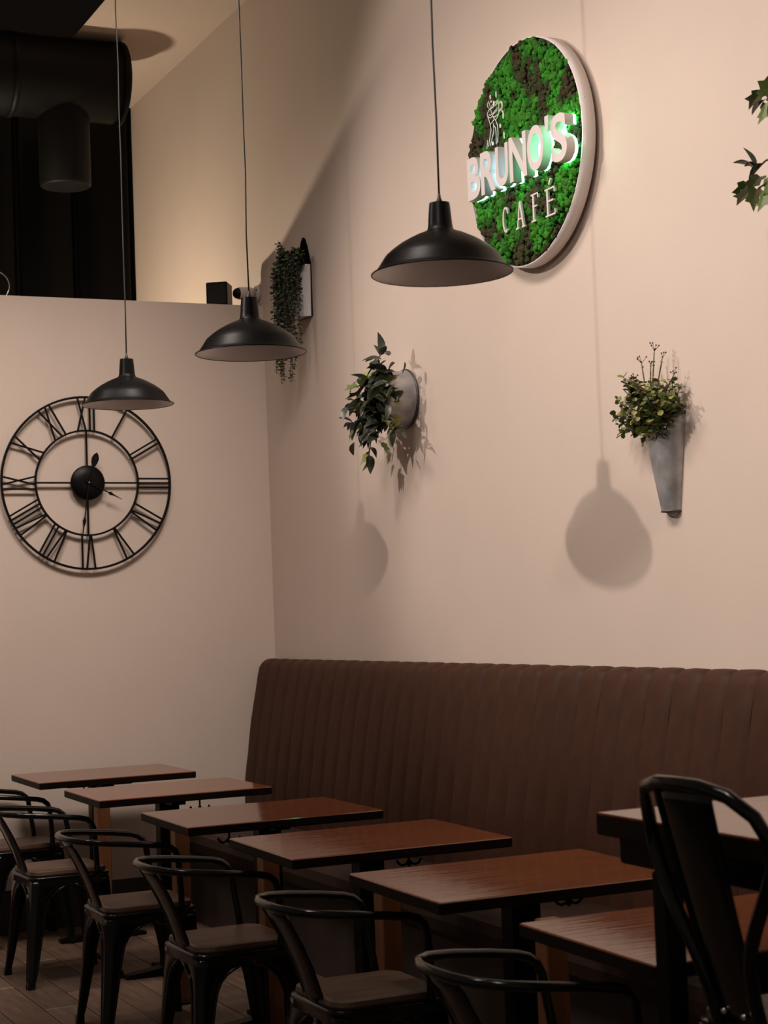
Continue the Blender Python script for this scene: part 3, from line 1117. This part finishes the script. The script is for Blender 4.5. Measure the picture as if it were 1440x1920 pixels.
w.prism([(-.036, 0), (.036, 0), (.024, -.012), (0, -.018), (-.024, -.012)], .001, .003, SM_)
w.build('back_tab', M['galv'], cp)
r_ = random.Random(21)
cm = [M['stem'], M['leaf_green'], M['leaf_lime'], M['leaf_lime'], M['leaf_yel']]
cm2 = [M['stem'], M['leaf_green'], M['leaf_euc'], M['leaf_green'], M['leaf_lime']]
for k in range(74):
    a = r_.uniform(-1, 1)
    y0 = r_.uniform(-.055, .055)
    x0 = -.05 + r_.uniform(-.03, .03)
    hgt = r_.uniform(.06, .17) * (1 - .35 * abs(a))
    tip = Vector((x0 + r_.uniform(-.09, .03), y0 + a * .11, .285 + hgt))
    tip.x = min(tip.x, -.012)
    base = Vector((x0, y0 * .7, .23))
    mid = base.lerp(tip, .5) + Vector((r_.uniform(-.02, .01), r_.uniform(-.02, .02), .025))
    put('sprig', sprig([base, base.lerp(mid, .5), mid, tip], .0135, .029, cm if k % 2 else cm2, r_, .3), cp)
for tip in [(-.08, .20, .325), (-.07, .19, .275), (-.09, .17, .385), (-.09, .165, .30), (-.08, .12, .43), (-.10, .15, .26)]:     # low shoots reaching far out
    base = Vector((-.06, .03, .24))
    T = Vector(tip)
    mid = base.lerp(T, .55) + Vector((-.02, 0, .03))
    put('sprig', sprig([base, base.lerp(mid, .5), mid, mid.lerp(T, .55), T], .015, .026, cm2, r_, .4), cp)
for tip, nb in [((-.06, .06, .50), 5), ((-.06, -.02, .53), 6), ((-.05, -.05, .50), 3), ((-.04, -.10, .44), 4), ((-.05, .02, .49), 4), ((-.05, -.15, .30), 3), ((-.07, .10, .45), 3)]:
    T = Vector(tip)
    base = Vector((-.05, 0, .24))
    mid = base.lerp(T, .6) + Vector((-.01, 0, .02))
    put('sprig', sprig([base, base.lerp(mid, .5), mid, mid.lerp(T, .6), T], .03, .012, cm2, r_, .5, nb), cp)

# trailing eucalyptus in a tin wall pocket
ep = empty('trailing_planter', (0, -.567, 2.87), 0, 'shiny tin wall pocket with long trailing eucalyptus vines near the corner', 'planter', 'wall planters')
rr = .083
w = MB()
rings = []
for t in (0, .02, .5, .98, 1):
    r = rr * (.88 + .12 * t)
    rings.append([(-r * math.sin(PI * j / 20) - .001, -r * math.cos(PI * j / 20), .25 * t) for j in range(21)])
w.loft(rings + [[(x * .95, y * .95, z) for x, y, z in rg] for rg in reversed(rings)], False, False, 0, True)
w.add([(x, y, .003) for x, y, z in rings[0]], [tuple(range(21))], 0)
w.build('pocket', M['tin'], ep)
w = MB()
pts = [(-rr, 0), (rr, 0), (rr, .25)]
for k in range(9):
    a = k / 8 * PI / 2
    pts.append((rr * (1 - k / 8) * 1.0 if k < 8 else .008, .25 + .145 * math.sin(a)))
pts += [(-x, z) for x, z in reversed(pts[2:])]
w.prism(pts, .001, .006, SM_)
w.build('back_plate', M['black'], ep)  # black here paints in the shade on the plate's unlit inner side
r_ = random.Random(33)
em = [M['stem'], M['leaf_euc'], M['leaf_euc'], M['leaf_euc2']]
for k in range(44):
    y0 = r_.uniform(-.135, .085)
    out = r_.uniform(.08, .155)
    L = r_.choice([.12, .22, .30, .40, .46, .50])
    if y0 < -.02 and k % 2:
        L = r_.uniform(.06, .25)
    base = Vector((-.045, max(-.06, y0 * .7), .225))
    top = Vector((-out * .8, y0, .29 + r_.uniform(-.01, .03)))
    e1 = Vector((-out, y0 + r_.uniform(-.015, .015), .20))
    e2 = Vector((-out * .95 - .003, y0 + r_.uniform(-.03, .03), .20 - L))
    pth = [base, top, e1] + [e1.lerp(e2, t) + Vector((r_.uniform(-.006, .006), r_.uniform(-.01, .01), 0)) for t in (.25, .5, .75, 1)]
    put('vine', sprig(pth, .0150, .025, em, r_, .45), ep)
for k in range(7):
    y0 = r_.uniform(-.03, .10)
    base = Vector((-.05, y0 * .6, .23))
    T = Vector((-.10 + r_.uniform(-.04, .03), y0, .33 + r_.uniform(0, .05)))
    put('vine', sprig([base, base.lerp(T, .5) + Vector((-.01, 0, .01)), T], .014, .020, em, r_, .4), ep)

# ------------------------------------------------------------------ things on the ledge and in the loft
w = MB()
w.bevbox(-.055, .055, -.06, .06, .006, .124, .004)
sk = empty('speaker_box', (-.200, .10, LEDGE), math.radians(-33), 'small black cube speaker standing on the ledge of the half-height wall', 'speaker')
w.build('cabinet', M['black'], sk)
w = MB()
w.box(-.048, .048, -.0625, -.060, .013, .117)
w.build('grille', mat('speaker_cloth', (.014, .013, .012), .9, bump=.4, bump_scale=700), sk)
w = MB()
for sx in (-1, 1):
    for sy in (-1, 1):
        w.box(sx * .042 - .006, sx * .042 + .006, sy * .045 - .006, sy * .045 + .006, 0, .006)
w.build('rubber_feet', M['cord'], sk)

dc = empty('wall_camera', (0, .06, 3.105), 0, 'small white bullet camera fixed to the right wall above the ledge', 'camera')
RX = Matrix.Rotation(-PI / 2, 4, 'Y')
w = MB()
w.lathe([(0, .001), (.040, .001), (.041, .012), (.036, .020), (0, .022)], 32, 0, RX)
w.build('mount', M['white_plastic'], dc)
w = MB()
w.tube([(-.018, 0, 0), (-.035, -.004, .002), (-.050, -.010, .0)], .013, 12)
w.build('swivel', M['white_plastic'], dc)
w = MB()
CMX = Matrix.Translation((-.045, -.005, 0)) @ Matrix.Rotation(math.radians(-95), 4, 'Y') @ Matrix.Rotation(.12, 4, 'X')
w.lathe([(0, -.012), (.022, -.012), (.030, -.004), (.032, .02), (.032, .068), (.029, .072)], 28, 0, CMX)
w.build('body', M['white_plastic'], dc)
w = MB()
w.lathe([(.029, .070), (.026, .085), (.018, .095), (0, .099)], 28, 0, CMX)
w.build('lens_dome', M['black'], dc)
w = MB()
for a in (.6, 2.7, 4.8):
    w.box(-.0225, -.0205, .03 * math.cos(a) - .004, .03 * math.cos(a) + .004, .03 * math.sin(a) - .004, .03 * math.sin(a) + .004)
w.build('screws', M['black'], dc)

w = MB()
w.tube([(-1.345 + .072 * math.cos(2 * PI * k / 40), .15, LEDGE + .0745 + .072 * math.sin(2 * PI * k / 40)) for k in range(40)], .0030, 8, 0, True)
o = w.build('chrome_hoop', M['chrome'])
tag(o, 'thin chrome hoop on the ledge at the left edge of the picture', 'hoop')

# black air ducts
ad = empty('air_duct', (-.42, 1.0, CEIL), 0, 'thick black round air duct hanging under the ceiling over the loft', 'duct')
DZ = 4.435 - CEIL
w = MB()
X90 = Matrix.Rotation(-PI / 2, 4, 'Y')
w.lathe([(0, 0), (.205, 0), (.222, .012), (.222, 2.2), (0, 2.2)], 48, 0, Matrix.Translation((0, 0, DZ)) @ X90)
w.build('main_pipe', M['duct'], ad)
for xx in (-.012, -.62, -1.3):
    w = MB()
    w.lathe([(.222, -.018), (.231, -.014), (.231, .014), (.222, .018)], 48, 0, Matrix.Translation((xx, 0, DZ)) @ X90)
    w.build('collar', M['duct'], ad)
w = MB()
w.lathe([(.13, -.60), (.14, -.59), (.142, .02)], 40, 0, Matrix.Translation((-.325, 0, DZ)))
w.lathe([(0, -.60), (.13, -.60)], 40, 0, Matrix.Translation((-.325, 0, DZ)))
w.build('down_branch', M['duct'], ad)
w = MB()
w.bevbox(-2.2, -.47, -2.4, -.80, -.26, -.002, .015)
w.build('plenum_box', M['dark_wall'], ad)
